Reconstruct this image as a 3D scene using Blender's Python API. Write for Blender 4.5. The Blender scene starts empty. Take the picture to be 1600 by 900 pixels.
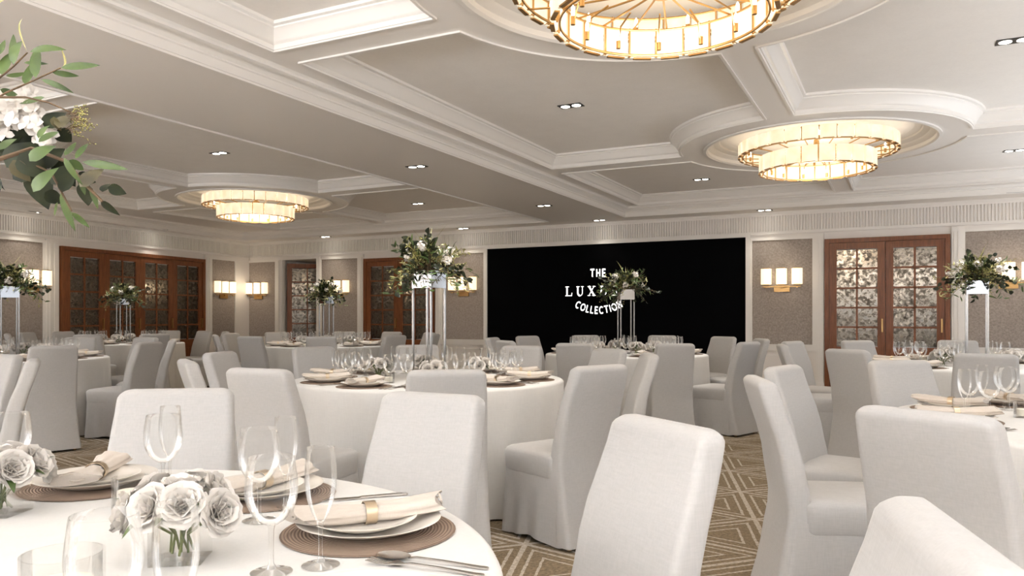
import bpy, math, random
from mathutils import Vector, Matrix
PI = math.pi
R = math.radians
rnd = random.Random(7)
sc = bpy.context.scene
COL = sc.collection

# ------------------------------------------------------------------ camera model (1600 x 900)
CAMH, FPX, YAW, HOR = 1.18, 1200.0, R(26.95), 495.0
FW = (-math.sin(YAW), math.cos(YAW)); RT = (math.cos(YAW), math.sin(YAW))
def at(px, py, h):
    """point of the room at height h seen at a pixel"""
    t = (h-CAMH)*FPX/(HOR-py); a = (px-800)/FPX
    return (t*(FW[0]+a*RT[0]), t*(FW[1]+a*RT[1]))
def atz(px, py, t):
    """point of the room at depth t seen at a pixel"""
    a = (px-800)/FPX
    return Vector((t*(FW[0]+a*RT[0]), t*(FW[1]+a*RT[1]), CAMH+t*(HOR-py)/FPX))
def proj(x, y, h):
    z = x*FW[0]+y*FW[1]
    if z < .05: return (-9999, 9999, z)
    return (800+FPX*(x*RT[0]+y*RT[1])/z, HOR-FPX*(h-CAMH)/z, z)

# ------------------------------------------------------------------ mesh builder
class MB:
    def __init__(s): s.v = []; s.f = []
    def add(s, vs, fs, M=None):
        o = len(s.v)
        s.v += [tuple(M @ Vector(v)) if M else tuple(v) for v in vs]
        s.f += [tuple(i+o for i in f) for f in fs]
        return s
    def box(s, x0, x1, y0, y1, z0, z1, M=None):
        vs = [(x0,y0,z0),(x1,y0,z0),(x1,y1,z0),(x0,y1,z0),(x0,y0,z1),(x1,y0,z1),(x1,y1,z1),(x0,y1,z1)]
        return s.add(vs, [(3,2,1,0),(4,5,6,7),(0,1,5,4),(1,2,6,5),(2,3,7,6),(3,0,4,7)], M)
    def loft(s, rings, cap0=True, cap1=True, M=None, closed=True):
        n = len(rings[0]); vs = [p for r in rings for p in r]; fs = []
        for i in range(len(rings)-1):
            for j in range(n if closed else n-1):
                k = (j+1) % n
                fs.append((i*n+j, i*n+k, (i+1)*n+k, (i+1)*n+j))
        if cap0: fs.append(tuple(range(n-1, -1, -1)))
        if cap1: fs.append(tuple((len(rings)-1)*n+j for j in range(n)))
        return s.add(vs, fs, M)
    def lathe(s, prof, seg=24, M=None):
        vs = []; fs = []; idx = []
        for r, z in prof:
            if r < 1e-6: idx.append([len(vs)]); vs.append((0,0,z))
            else:
                idx.append(list(range(len(vs), len(vs)+seg)))
                vs += [(r*math.cos(2*PI*k/seg), r*math.sin(2*PI*k/seg), z) for k in range(seg)]
        for a, b in zip(idx, idx[1:]):
            for k in range(seg):
                l = (k+1) % seg
                if len(a) == 1 and len(b) == 1: continue
                if len(a) == 1: fs.append((a[0], b[l], b[k]))
                elif len(b) == 1: fs.append((a[k], a[l], b[0]))
                else: fs.append((a[k], a[l], b[l], b[k]))
        return s.add(vs, fs, M)
    def tube(s, pts, rad, seg=8, M=None, caps=True, closed=False):
        pts = [Vector(p) for p in pts]; rings = []; n = len(pts)
        for i, p in enumerate(pts):
            if closed: d = pts[(i+1) % n]-pts[i-1]
            else: d = pts[min(i+1, n-1)]-pts[max(i-1, 0)]
            d.normalize()
            up = Vector((0,0,1)) if abs(d.z) < .95 else Vector((1,0,0))
            a = d.cross(up).normalized(); b = a.cross(d)
            r = rad[i] if isinstance(rad, (list, tuple)) else rad
            rings.append([tuple(p+r*(math.cos(2*PI*k/seg)*a+math.sin(2*PI*k/seg)*b)) for k in range(seg)])
        if closed: rings.append(rings[0])
        return s.loft(rings, caps and not closed, caps and not closed, M)
    def build(s, name, mat, parent=None, smooth=None):
        me = bpy.data.meshes.new(name); me.from_pydata(s.v, [], s.f); me.validate()
        for m in (mat if isinstance(mat, (list, tuple)) else [mat]): me.materials.append(m)
        if smooth is not None:
            me.polygons.foreach_set('use_smooth', [True]*len(me.polygons))
            me.set_sharp_from_angle(angle=R(smooth))
        me.update()
        o = bpy.data.objects.new(name, me); COL.objects.link(o)
        if parent: o.parent = parent
        return o
def rrect(hw, y0, y1, r, n=4):
    out = []
    for cx, cy, a in ((hw-r, y1-r, 0), (-hw+r, y1-r, 90), (-hw+r, y0+r, 180), (hw-r, y0+r, 270)):
        for k in range(n+1):
            t = R(a+90*k/n); out.append((cx+r*math.cos(t), cy+r*math.sin(t)))
    return out
def TR(x, y, z, rz=0, s=1): return Matrix.Translation((x,y,z)) @ Matrix.Rotation(rz, 4, 'Z') @ Matrix.Scale(s, 4)

def tag(o, label, cat, group=None):
    o['label'] = label; o['category'] = cat
    if group: o['group'] = group
    return o
def thing(name, label, cat, loc=(0,0,0), rz=0, group=None):
    o = bpy.data.objects.new(name, None); COL.objects.link(o)
    o.empty_display_size = .1
    o.location = loc; o.rotation_euler = (0,0,rz)
    return tag(o, label, cat, group)
def struct(o): o['kind'] = 'structure'; return o
def sempty(name):
    o = bpy.data.objects.new(name, None); COL.objects.link(o); o['kind'] = 'structure'; return o
def dup(root, loc, rz, label, group=None):
    r = root.copy(); COL.objects.link(r); r.location = loc; r.rotation_euler = (0,0,rz); r['label'] = label
    if group: r['group'] = group
    for ch in list(root.children):
        c = ch.copy(); COL.objects.link(c); c.parent = r
        for g in ch.children:
            d = g.copy(); COL.objects.link(d); d.parent = c
    return r
class Proto:
    """first use moves the thing itself, later uses copy it"""
    def __init__(s, o): s.o = o; s.used = False
    def put(s, loc, rz, label, group):
        if not s.used:
            s.used = True; s.o.location = loc; s.o.rotation_euler = (0,0,rz); tag(s.o, label, s.o['category'], group); return s.o
        return dup(s.o, loc, rz, label, group)

# ------------------------------------------------------------------ materials
def mat(name, col, rough=.6, metal=0, **kw):
    m = bpy.data.materials.new(name); m.use_nodes = True
    b = m.node_tree.nodes['Principled BSDF']
    b.inputs['Base Color'].default_value = (*col, 1); b.inputs['Roughness'].default_value = rough; b.inputs['Metallic'].default_value = metal
    for k, v in kw.items(): b.inputs[k.replace('_', ' ')].default_value = v
    return m
def nodes(m): return m.node_tree.nodes, m.node_tree.links, m.node_tree.nodes['Principled BSDF']
def noise(N, L, scale, detail=4, coord='Object', vec=(1,1,1), rough=.5):
    tc = N.new('ShaderNodeTexCoord'); mp = N.new('ShaderNodeMapping'); mp.inputs['Scale'].default_value = vec
    L.new(tc.outputs[coord], mp.inputs['Vector'])
    n = N.new('ShaderNodeTexNoise'); n.inputs['Scale'].default_value = scale; n.inputs['Detail'].default_value = detail; n.inputs['Roughness'].default_value = rough
    L.new(mp.outputs['Vector'], n.inputs['Vector']); return n
def ramp(N, L, src, stops):
    r = N.new('ShaderNodeValToRGB'); e = r.color_ramp.elements
    while len(e) < len(stops): e.new(.5)
    for el, (p, c) in zip(e, stops): el.position = p; el.color = (*c, 1)
    L.new(src, r.inputs['Fac']); return r
def bump(N, L, src, b, strength, dist=.002):
    bp = N.new('ShaderNodeBump'); bp.inputs['Strength'].default_value = strength; bp.inputs['Distance'].default_value = dist
    L.new(src, bp.inputs['Height']); L.new(bp.outputs['Normal'], b.inputs['Normal'])
def fabric(name, c0, c1, scale=260, rough=.85, bs=.25, sheen=.15):
    m = mat(name, c0, rough); N, L, b = nodes(m); b.inputs['Sheen Weight'].default_value = sheen
    n1 = noise(N, L, scale, 2, vec=(1,1,.12)); n2 = noise(N, L, scale, 2, vec=(.15,.15,1))
    ad = N.new('ShaderNodeMath'); ad.operation = 'ADD'; L.new(n1.outputs['Fac'], ad.inputs[0]); L.new(n2.outputs['Fac'], ad.inputs[1])
    hf = N.new('ShaderNodeMath'); hf.operation = 'MULTIPLY'; hf.inputs[1].default_value = .5; L.new(ad.outputs[0], hf.inputs[0])
    r = ramp(N, L, hf.outputs[0], [(.3, c1), (.7, c0)]); L.new(r.outputs['Color'], b.inputs['Base Color'])
    bump(N, L, hf.outputs[0], b, bs, .0015); return m

M = {}
M['chair'] = fabric('chair_linen', (.475,.467,.46), (.425,.418,.411), 200)
M['cloth'] = fabric('table_linen', (.67,.662,.645), (.62,.612,.597), 150)
M['napkin'] = fabric('napkin_linen', (.56,.50,.44), (.50,.445,.39), 500)
M['paint'] = mat('cream_paint', (.84,.805,.77), .55)
M['trim'] = mat('white_trim_paint', (.83,.80,.765), .4)
M['panel'] = fabric('ceiling_linen', (.87,.835,.795), (.83,.795,.755), 40, .8, .05, 0)
m = mat('wallpaper', (.3,.25,.21), .8); N, L, b = nodes(m)
n = noise(N, L, 38, 5, rough=.75); r = ramp(N, L, n.outputs['Fac'], [(.35, (.25,.212,.186)), (.65, (.42,.362,.32))]); L.new(r.outputs['Color'], b.inputs['Base Color'])
bump(N, L, n.outputs['Fac'], b, .3, .004); M['paper'] = m
def wood(name, c0, c1):
    m = mat(name, c0, .35); N, L, b = nodes(m)
    n = noise(N, L, 9, 6, vec=(6,6,.5), rough=.65); r = ramp(N, L, n.outputs['Fac'], [(.3, c1), (.7, c0)]); L.new(r.outputs['Color'], b.inputs['Base Color'])
    b.inputs['Specular IOR Level'].default_value = .3
    return m
M['wood'] = wood('cherry_wood', (.25,.088,.032), (.125,.041,.015))
m = mat('antique_mirror', (.7,.66,.6), .06, 1.0); N, L, b = nodes(m)
n = noise(N, L, 16, 8, rough=.78); r = ramp(N, L, n.outputs['Fac'], [(.36, (.06,.052,.042)), (.50, (.17,.15,.125)), (.68, (.28,.25,.21))]); L.new(r.outputs['Color'], b.inputs['Base Color'])
r2 = ramp(N, L, n.outputs['Fac'], [(.35, (.6,.6,.6)), (.6, (.05,.05,.05))]); L.new(r2.outputs['Color'], b.inputs['Roughness'])
M['mirror'] = m
M['brass'] = mat('brushed_brass', (.47,.29,.12), .32, 1.0)
M['chrome'] = mat('polished_mirror_metal', (.46,.46,.46), .08, 1.0)
M['rod'] = mat('polished_rod_metal', (.36,.345,.33), .2, 1.0)
M['ring'] = mat('pale_gold', (.58,.47,.34), .3, 1.0)
M['steel'] = mat('cutlery_steel', (.62,.59,.56), .16, 1.0)
M['china'] = mat('white_china', (.80,.765,.715), .18)
M['black'] = mat('black_plastic', (.012,.012,.012), .4)
M['screen'] = mat('screen_black', (.0015,.0015,.002), .7, Specular_IOR_Level=.03)
M['wax'] = mat('candle_wax', (.9,.86,.76), .5)
M['stem'] = mat('green_stem', (.16,.20,.06), .6)
M['twig'] = mat('brown_twig', (.10,.06,.03), .7)
def leafmat(name, c0, c1, rough=.45):
    m = mat(name, c0, rough); N, L, b = nodes(m)
    n = noise(N, L, 30, 3); r = ramp(N, L, n.outputs['Fac'], [(.35, c1), (.65, c0)]); L.new(r.outputs['Color'], b.inputs['Base Color']); return m
M['leaf_light'] = leafmat('olive_leaf', (.075,.12,.028), (.042,.07,.016))
M['leaf_dark'] = leafmat('eucalyptus_leaf', (.026,.033,.014), (.011,.014,.007))
M['leaf_dark'].node_tree.nodes['Principled BSDF'].inputs['Specular IOR Level'].default_value = .18
M['leaf_yellow'] = leafmat('fern_leaf', (.42,.39,.15), (.2,.2,.065))
M['leaf_brown'] = leafmat('magnolia_leaf', (.075,.062,.022), (.035,.028,.012))
m = mat('white_petal', (.69,.655,.615), .6); N, L, b = nodes(m); b.inputs['Subsurface Weight'].default_value = 0
M['petal'] = m
def emis(name, col, st, base=(.8,.75,.65)):
    m = mat(name, base, .4); N, L, b = nodes(m)
    b.inputs['Emission Color'].default_value = (*col, 1); b.inputs['Emission Strength'].default_value = st; return m
m = emis('alabaster_shade', (1,.80,.54), .58, (.5,.46,.4)); N, L, b = nodes(m)
n = noise(N, L, 9, 4); r = ramp(N, L, n.outputs['Fac'], [(.35, (1,.70,.40)), (.7, (1,.86,.64))]); L.new(r.outputs['Color'], b.inputs['Emission Color'])
M['shade'] = m
M['sconce'] = emis('sconce_glass', (1,.80,.52), .8)
M['bulb'] = emis('bulb_glow', (1,.88,.66), 5)
M['spot'] = emis('downlight_glow', (1,.95,.85), 12)
M['letter'] = emis('screen_white', (1,1,1), 1.6)
# thin clear glass: straight-through with a Fresnel mirror reflection
m = bpy.data.materials.new('clear_glass'); m.use_nodes = True; N = m.node_tree.nodes; L = m.node_tree.links; N.clear()
out = N.new('ShaderNodeOutputMaterial'); mx = N.new('ShaderNodeMixShader'); tr = N.new('ShaderNodeBsdfTransparent'); gl = N.new('ShaderNodeBsdfGlossy')
fr = N.new('ShaderNodeLayerWeight'); fr.inputs['Blend'].default_value = .30; cap = N.new('ShaderNodeMath'); cap.operation = 'MULTIPLY'; cap.inputs[1].default_value = .6
tr.inputs['Color'].default_value = (.975,.975,.97,1); gl.inputs['Roughness'].default_value = .02; gl.inputs['Color'].default_value = (1,1,1,1)
L.new(fr.outputs['Fresnel'], cap.inputs[0]); L.new(cap.outputs[0], mx.inputs['Fac']); L.new(tr.outputs[0], mx.inputs[1]); L.new(gl.outputs[0], mx.inputs[2]); L.new(mx.outputs[0], out.inputs['Surface'])
M['glass'] = m
# carpet: brown ground, cream lines of nested triangles
m = mat('patterned_carpet', (.2,.15,.1), .95); N, L, b = nodes(m)
tc = N.new('ShaderNodeTexCoord'); prev = None
def mth(op, a, bb=None, c=None):
    q = N.new('ShaderNodeMath'); q.operation = op
    for i, s in enumerate((a, bb, c)):
        if s is None: continue
        if isinstance(s, (int, float)): q.inputs[i].default_value = s
        else: L.new(s, q.inputs[i])
    return q.outputs[0]
sp = N.new('ShaderNodeSeparateXYZ'); L.new(tc.outputs['Object'], sp.inputs[0])
wob = noise(N, L, 22, 3)
w = mth('MULTIPLY', mth('SUBTRACT', wob.outputs['Fac'], .5), .02)
for k in range(3):
    th = R(17+60*k); s_ = .62
    u = mth('ADD', mth('MULTIPLY', sp.outputs[0], math.cos(th)/s_), mth('MULTIPLY', sp.outputs[1], math.sin(th)/s_))
    d = mth('ABSOLUTE', mth('SUBTRACT', mth('FRACT', mth('ADD', u, w)), .5)); d = mth('SUBTRACT', .5, d)
    prev = d if prev is None else mth('MINIMUM', prev, d)
def band(lo, hi): return mth('MULTIPLY', mth('GREATER_THAN', prev, lo), mth('LESS_THAN', prev, hi))
lines = mth('MAXIMUM', band(-1, .022), mth('MAXIMUM', band(.075, .100), band(.185, .207)))
fib = noise(N, L, 55, 4, vec=(1,1,1), rough=.7)
g = ramp(N, L, fib.outputs['Fac'], [(.3, (.10,.072,.043)), (.7, (.31,.235,.145))])
c = ramp(N, L, fib.outputs['Fac'], [(.3, (.28,.235,.18)), (.65, (.58,.52,.44))])
mix = N.new('ShaderNodeMix'); mix.data_type = 'RGBA'; L.new(lines, mix.inputs[0]); L.new(g.outputs[0], mix.inputs[6]); L.new(c.outputs[0], mix.inputs[7])
L.new(mix.outputs[2], b.inputs['Base Color']); bump(N, L, fib.outputs['Fac'], b, .5, .004); M['carpet'] = m
# woven round placemat
m = mat('woven_placemat', (.3,.2,.14), .85); N, L, b = nodes(m)
tc = N.new('ShaderNodeTexCoord'); ln = N.new('ShaderNodeVectorMath'); ln.operation = 'LENGTH'; L.new(tc.outputs['Object'], ln.inputs[0])
q = N.new('ShaderNodeMath'); q.operation = 'MULTIPLY'; q.inputs[1].default_value = 150; L.new(ln.outputs['Value'], q.inputs[0])
f = N.new('ShaderNodeMath'); f.operation = 'PINGPONG'; f.inputs[1].default_value = .5; L.new(q.outputs[0], f.inputs[0])
f2 = N.new('ShaderNodeMath'); f2.operation = 'MULTIPLY'; f2.inputs[1].default_value = 2; L.new(f.outputs[0], f2.inputs[0])
r = ramp(N, L, f2.outputs[0], [(.1, (.125,.083,.058)), (.6, (.27,.195,.145))]); L.new(r.outputs[0], b.inputs['Base Color']); bump(N, L, f2.outputs[0], b, .6, .003)
M['mat'] = m

# ------------------------------------------------------------------ room shell
H0, H1, H2 = 2.865, 3.02, 3.17
YB = 12.95
LWx = lambda y: -12.72-(y-7.16)*.1047           # left wall, slightly splayed
YR, XR = -4.6, 3.1
o = MB().add([(LWx(YR)-.2,YR-.2,0),(XR+.2,YR-.2,0),(XR+.2,YB+1.5,0),(LWx(YB)-.4,YB+1.5,0)], [(0,1,2,3)]).build('floor', M['carpet']); struct(o)

def fill(loops, z, flip=True):
    """flat polygon with holes"""
    import bmesh
    bm = bmesh.new(); es = []
    for lp in loops:
        vs = [bm.verts.new((x, y, z)) for x, y in lp]
        es += [bm.edges.new((vs[i], vs[(i+1) % len(vs)])) for i in range(len(vs))]
    bmesh.ops.triangle_fill(bm, use_beauty=True, use_dissolve=False, edges=es)
    bm.verts.index_update()
    vs = [tuple(v.co) for v in bm.verts]; fs = []
    for f_ in bm.faces:
        ix = [v.index for v in f_.verts]
        if f_.normal.z > 0: ix.reverse()
        fs.append(tuple(ix))
    bm.free(); return vs, fs
def area(p): return sum(p[i-1][0]*p[i][1]-p[i][0]*p[i-1][1] for i in range(len(p)))/2
def inset(p, d):
    n = len(p); out = []
    for i in range(n):
        a, b_, c_ = Vector(p[i-1]), Vector(p[i]), Vector(p[(i+1) % n])
        e1 = (b_-a).normalized(); e2 = (c_-b_).normalized()
        n1 = Vector((-e1.y, e1.x)); n2 = Vector((-e2.y, e2.x))
        k = n1+n2; k = k/max(.35, (1+n1.dot(n2)))
        out.append((b_.x+d*k.x, b_.y+d*k.y))
    return out
def sweep(mb, p, prof):
    if area(p) < 0: p = p[::-1]
    rings = [[(x, y, z) for x, y in inset(p, d)] for d, z in prof]
    mb.loft(rings, False, False); return inset(p, prof[-1][0])
# the two bays of the ceiling
BAY = [  # x0,x1,y0,y1 ; beam centre line ; rings
    dict(x0=-4.14, x1=2.34, y0=-1.2, y1=12.33, sx0=.28, bx=lambda y: -1.075+(y-5.4)*.06, cy=[(3.97,4.27),(8.70,9.08)], rings=[(-1.13,4.0),(-.82,8.82)]),
    dict(x0=-11.93, x1=-5.6, y0=2.6, y1=12.33, sx0=.28, bx=lambda y: -9.1, cy=[(3.97,4.27),(8.80,9.16)], rings=[(-9.12,4.1),(-9.12,9.0)]),
]
RR, RI, HB = 1.45, 1.13, .145
def cut(rect, circ):
    """rectangle minus circles standing on its corners"""
    x0, x1, y0, y1 = rect; pts = [(x0,y0),(x1,y0),(x1,y1),(x0,y1)]; out = []
    for i, (px, py) in enumerate(pts):
        hit = None
        for cx, cy in circ:
            if math.hypot(px-cx, py-cy) < RR: hit = (cx, cy)
        if not hit: out.append((px, py)); continue
        cx, cy = hit
        prv, nxt = pts[i-1], pts[(i+1) % 4]
        def ent(q):
            lo, hi = 0.0, 1.0
            for _ in range(40):
                t = (lo+hi)/2; x = px+(q[0]-px)*t; y = py+(q[1]-py)*t
                if math.hypot(x-cx, y-cy) < RR: lo = t
                else: hi = t
            return math.atan2(py+(q[1]-py)*hi-cy, px+(q[0]-px)*hi-cx)
        a, b_ = ent(prv), ent(nxt); d = (b_-a+PI) % (2*PI)-PI
        out += [(cx+RR*math.cos(a+d*k/14), cy+RR*math.sin(a+d*k/14)) for k in range(15)]
    return out
ceil = MB(); panels = MB(); trims = MB(); outl = []
for B in BAY:
    p0 = [(B['x0'],B['y0']),(B['x1'],B['y0']),(B['x1'],B['y1']),(B['x0'] if B['x0'] > -5 else LWx(B['y1'])+.38,B['y1'])]; outl.append(p0)
    hh = H1-H0
    inner = sweep(trims, p0, [(-.035,H0-.002),(-.035,H0-.018),(-.01,H0-.018),(-.005,H0-.004),(.004,H0-.004),(.004,H0+.055),(.016,H0+.062),(.016,H0+.072),(.03,H0+.085),(.055,H0+.115),(.07,H0+.122),(.07,H0+.14),(.085,H1)])
    xs0, xs1 = B['x0']+B['sx0'], B['x1']-B['sx0']
    ys = [B['y0']+.25]+[v for c in B['cy'] for v in c]+[B['y1']-.16]
    holes = []
    for r_ in range(3):
        ya, yb = ys[2*r_], ys[2*r_+1]; bm_ = (ya+yb)/2
        for side in (0, 1):
            rect = (xs0, B['bx'](bm_)-HB, ya, yb) if side == 0 else (B['bx'](bm_)+HB, xs1, ya, yb)
            holes.append(cut(rect, B['rings']))
    discs = [[(cx+RI*math.cos(2*PI*k/64), cy+RI*math.sin(2*PI*k/64)) for k in range(64)] for cx, cy in B['rings']]
    ceil.add(*fill([inner]+holes+discs, H1))
    for h in holes:
        top = sweep(trims, h, [(-.03,H1-.001),(-.03,H1-.014),(-.012,H1-.014),(-.008,H1-.003),(0,H1-.003),(0,H1+.03),(.012,H1+.036),(.02,H1+.05),(.05,H1+.095),(.075,H1+.112),(.075,H1+.122),(.095,H1+.13),(.10,H2)])
        panels.add(*fill([top], H2))
    for (cx, cy), d in zip(B['rings'], discs):
        sweep(trims, d, [(-.05,H1-.001),(-.05,H1-.016),(-.02,H1-.02),(0,H1-.006),(.0,H1+.03),(.05,H1+.05),(.06,H1+.065),(.12,H1+.085),(.13,H1+.10),(.2,H1+.115)])
        panels.add(*fill([inset(d, .2)], H1+.115))
outer = [(LWx(YR),YR),(XR,YR),(XR,YB),(LWx(YB),YB)]
ceil.add(*fill([outer]+outl, H0))
struct(ceil.build('ceiling', M['paint'])); o = panels.build('ceiling_panels', M['panel']); struct(o)
struct(trims.build('trim_1', M['trim'], smooth=35))

# walls ---------------------------------------------------------------
def frame(ox, oy, ux, uy):
    """wall frame: x along the wall, y out into the room, z up"""
    return Matrix(((ux,-uy*-1*-1,0,ox),(uy,ux*-1*-1,0,oy),(0,0,1,0),(0,0,0,1)))
def wallM(a, b_):
    u = Vector((b_[0]-a[0], b_[1]-a[1])); ln = u.length; u /= ln
    n_ = Vector((-u.y, u.x))                           # left of the direction
    return Matrix(((u.x,n_.x,0,a[0]),(u.y,n_.y,0,a[1]),(0,0,1,0),(0,0,0,1))), ln
# back wall runs from the right end to the left end so that +y points into the room
MBW, LBW = wallM((XR,YB), (LWx(YB),YB))
MLW, LLW = wallM((LWx(YB),YB), (LWx(YR),YR))
def bu(px):                                            # distance along back wall of a pixel column
    a = (px-800)/FPX; dx = FW[0]+a*RT[0]; dy = FW[1]+a*RT[1]
    return XR-dx*YB/dy
def lu(px):
    a = (px-800)/FPX; dx = FW[0]+a*RT[0]; dy = FW[1]+a*RT[1]
    # intersect with left wall line x = -12.72-(y-7.16)*.1047
    t = (-12.72+7.16*.1047)/(dx+.1047*dy); y = t*dy
    return (YB-y)*math.hypot(1, .1047)
def paper_panel(paper, trim, u0, u1, Mx, rail=.74, top=2.415):
    paper.box(u0, u1, .004, .008, rail, top, Mx)
    for (a, b_, c_, d) in ((u0-.05,u0,rail-.05,top+.05),(u1,u1+.05,rail-.05,top+.05)): trim.box(a, b_, 0, .03, c_, d, Mx)
    trim.box(u0, u1, 0, .03, top, top+.05, Mx); trim.box(u0-.05, u1+.05, 0, .045, rail-.10, rail, Mx); trim.box(u0-.05, u1+.05, 0, .06, rail-.02, rail, Mx)
    for k in (0, 1):                                   # raised wainscot frame below the rail
        ins = .09+.05*k; dd = .02-.008*k
        if u1-u0 > 2*ins+.1:
            for (a, b_, c_, d) in ((u0+ins,u1-ins,.14,.165),(u0+ins,u1-ins,rail-.2,rail-.175),(u0+ins,u0+ins+.025,.14,rail-.175),(u1-ins-.025,u1-ins,.14,rail-.175)):
                if k == 0: trim.box(a, b_, 0, dd, c_, d, Mx)
    return
def pilaster(trim, u0, u1, Mx, top=2.49):
    w_ = u1-u0
    trim.box(u0, u1, 0, .05, 0, top, Mx)
    for k in range(2): trim.box(u0+w_*(.22+.38*k), u0+w_*(.40+.38*k), .05, .062, .2, top-.06, Mx)
    trim.box(u0-.01, u1+.01, 0, .07, 0, .15, Mx)
def frieze(name, ln, Mx):
    mb = MB(); z0, z1 = 2.555, 2.80; n_ = int(ln/.043); pts = []
    for k in range(n_):
        u = k*.043
        for du, dn in ((0,.026),(.020,.026),(.025,.002),(.038,.002)): pts.append((u+du, dn))
    rows = [[(u, d, z) for u, d in pts] for z in (z0, z1)]
    mb.loft(rows, False, False, Mx, closed=False)
    mb.box(0, ln, 0, .03, z1, z1+.035, Mx); mb.box(0, ln, 0, .05, z1+.035, H0, Mx)
    mb.box(0, ln, 0, .025, z0-.03, z0, Mx); mb.box(0, ln, 0, .04, z0-.045, z0-.03, Mx)
    return struct(mb.build(name, M['trim']))
frieze('trim_2', LBW, MBW); frieze('trim_3', LLW, MLW)
# alcove opening in the back wall
ua0, ua1 = bu(496.5), bu(437.5)
w_ = MB(); w_.box(0, ua0, -.12, 0, 0, H0, MBW).box(ua1, LBW, -.12, 0, 0, H0, MBW).box(ua0, ua1, -.12, 0, 2.44, H0, MBW)
w_.box(ua0-.3, ua0, -1.25, -.12, 0, 2.6, MBW).box(ua1, ua1+.3, -1.25, -.12, 0, 2.6, MBW).box(ua0, ua1, -1.3, -1.2, 0, 2.6, MBW).box(ua0, ua1, -1.25, -.12, 2.44, 2.6, MBW)
struct(w_.build('wall_back', M['paint']))
struct(MB().box(0, LLW, -.12, 0, 0, H0, MLW).build('wall_left', M['paint']))
pp = MB(); tt = MB()
for a, b_ in ((431,383),(559.5,503),(757,692.5),(1269.5,1175.5),(1640,1508)):
    u0, u1 = bu(a), bu(b_)
    if a == 1640: u0 = .06
    paper_panel(pp, tt, u0, u1, MBW)
for a, b_ in ((1287.5,1274),(1503,1486.5),(569.5,563),(690,682)): pilaster(tt, bu(a), bu(b_), MBW)
tt.box(ua0-.10, ua0, 0, .05, 0, 2.49, MBW); tt.box(ua1, ua1+.10, 0, .05, 0, 2.49, MBW); tt.box(ua0, ua1, 0, .05, 2.44, 2.49, MBW)
for a, b_ in ((366,330),(66,-60)):
    u0, u1 = lu(a), lu(b_); paper_panel(pp, tt, u0, u1, MLW)
u1 = lu(-75); paper_panel(pp, tt, u1+.35, LLW-.4, MLW)
for a, b_ in ((328,318.5),(89,70),(-66,-74)): pilaster(tt, lu(a), lu(b_), MLW)
struct(pp.build('trim_4', M['paper'])); struct(tt.build('trim_5', M['trim']))
sk = MB(); sk.box(0, ua0, 0, .02, 0, .13, MBW).box(ua1, LBW, 0, .02, 0, .13, MBW); struct(sk.build('baseboard_back', M['trim']))
sk = MB(); sk.box(0, LLW, 0, .02, 0, .13, MLW); struct(sk.build('baseboard_left', M['trim']))

# doors ----------------------------------------------------------------
def leaf(u0, u1, z0, z1, Mx, parent, dep=.055, st=.105, bot=.72):
    mb = MB(); top = z1-.10; n_ = 5; w_ = u1-u0
    mb.box(u0, u0+st, 0, dep, z0, z1, Mx).box(u1-st, u1, 0, dep, z0, z1, Mx).box(u0+st, u1-st, 0, dep, top, z1, Mx).box(u0+st, u1-st, 0, dep, z0, z0+.16, Mx)
    mb.box(u0+st, u1-st, 0, dep, bot-.12, bot, Mx).box(u0+st, u1-st, 0, dep-.025, z0+.16, bot-.12, Mx)
    mb.box(u0+st+.06, u1-st-.06, 0, dep-.012, z0+.22, bot-.18, Mx)
    uc = (u0+u1)/2; mb.box(uc-.014, uc+.014, .012, dep-.012, bot, top, Mx)
    for k in range(1, n_):
        z = bot+(top-bot)*k/n_; mb.box(u0+st, u1-st, .012, dep-.012, z-.014, z+.014, Mx)
    lf = mb.build('leaf', M['wood'], parent)
    pn = MB()
    for i in range(2):
        for k in range(n_):
            za = bot+(top-bot)*k/n_+.014; zb = bot+(top-bot)*(k+1)/n_-.014; a = u0+st if i == 0 else uc+.014; b_ = uc-.014 if i == 0 else u1-st
            tx, tz = rnd.uniform(-.002,.002), rnd.uniform(-.002,.002)   # each pane sits a hair differently
            y = .03
            vs = [(a,y+tx,za),(b_,y-tx,za),(b_,y-tx+tz,zb),(a,y+tx+tz,zb)]
            pn.add(vs, [(0,1,2,3)], Mx)
    pn.build('mirror_panes', M['mirror'], lf)
    hd = MB(); hd.box(u0+.03, u0+.05, dep, dep+.04, .95, 1.15, Mx); hd.build('handle', M['brass'], lf)
def door(name, u0, u1, n_, Mx, z1=2.39):
    d = sempty(name); fr_ = .065
    MB().box(u0, u0+fr_, 0, .075, 0, z1, Mx).box(u1-fr_, u1, 0, .075, 0, z1, Mx).box(u0+fr_, u1-fr_, 0, .075, z1-fr_, z1, Mx).build('door_frame', M['wood'], d)
    w_ = (u1-u0-2*fr_)/n_
    for k in range(n_): leaf(u0+fr_+w_*k+.003, u0+fr_+w_*(k+1)-.003, .01, z1-fr_-.004, Mx, d)
    return d
door('door_1', lu(317), lu(92), 4, MLW)
door('door_2', bu(680.5), bu(571), 2, MBW)
door('door_3', bu(1484.5), bu(1289), 2, MBW)
# leaf standing ajar inside the alcove
d4 = sempty('door_4')
hx = MBW @ Vector((bu(443.5), -.10, 0)); hy = Vector((hx.x+.62, hx.y+.62, 0))
u = Vector((hx.x-hy.x, hx.y-hy.y)); ln = u.length
M4, _ = wallM((hy.x, hy.y), (hx.x, hx.y)); leaf(0, ln, .01, 2.37, M4, d4)
MB().box(ua1-.05, ua1, -.12, -.02, 0, 2.44, MBW).build('door_frame', M['trim'], d4)

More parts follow.
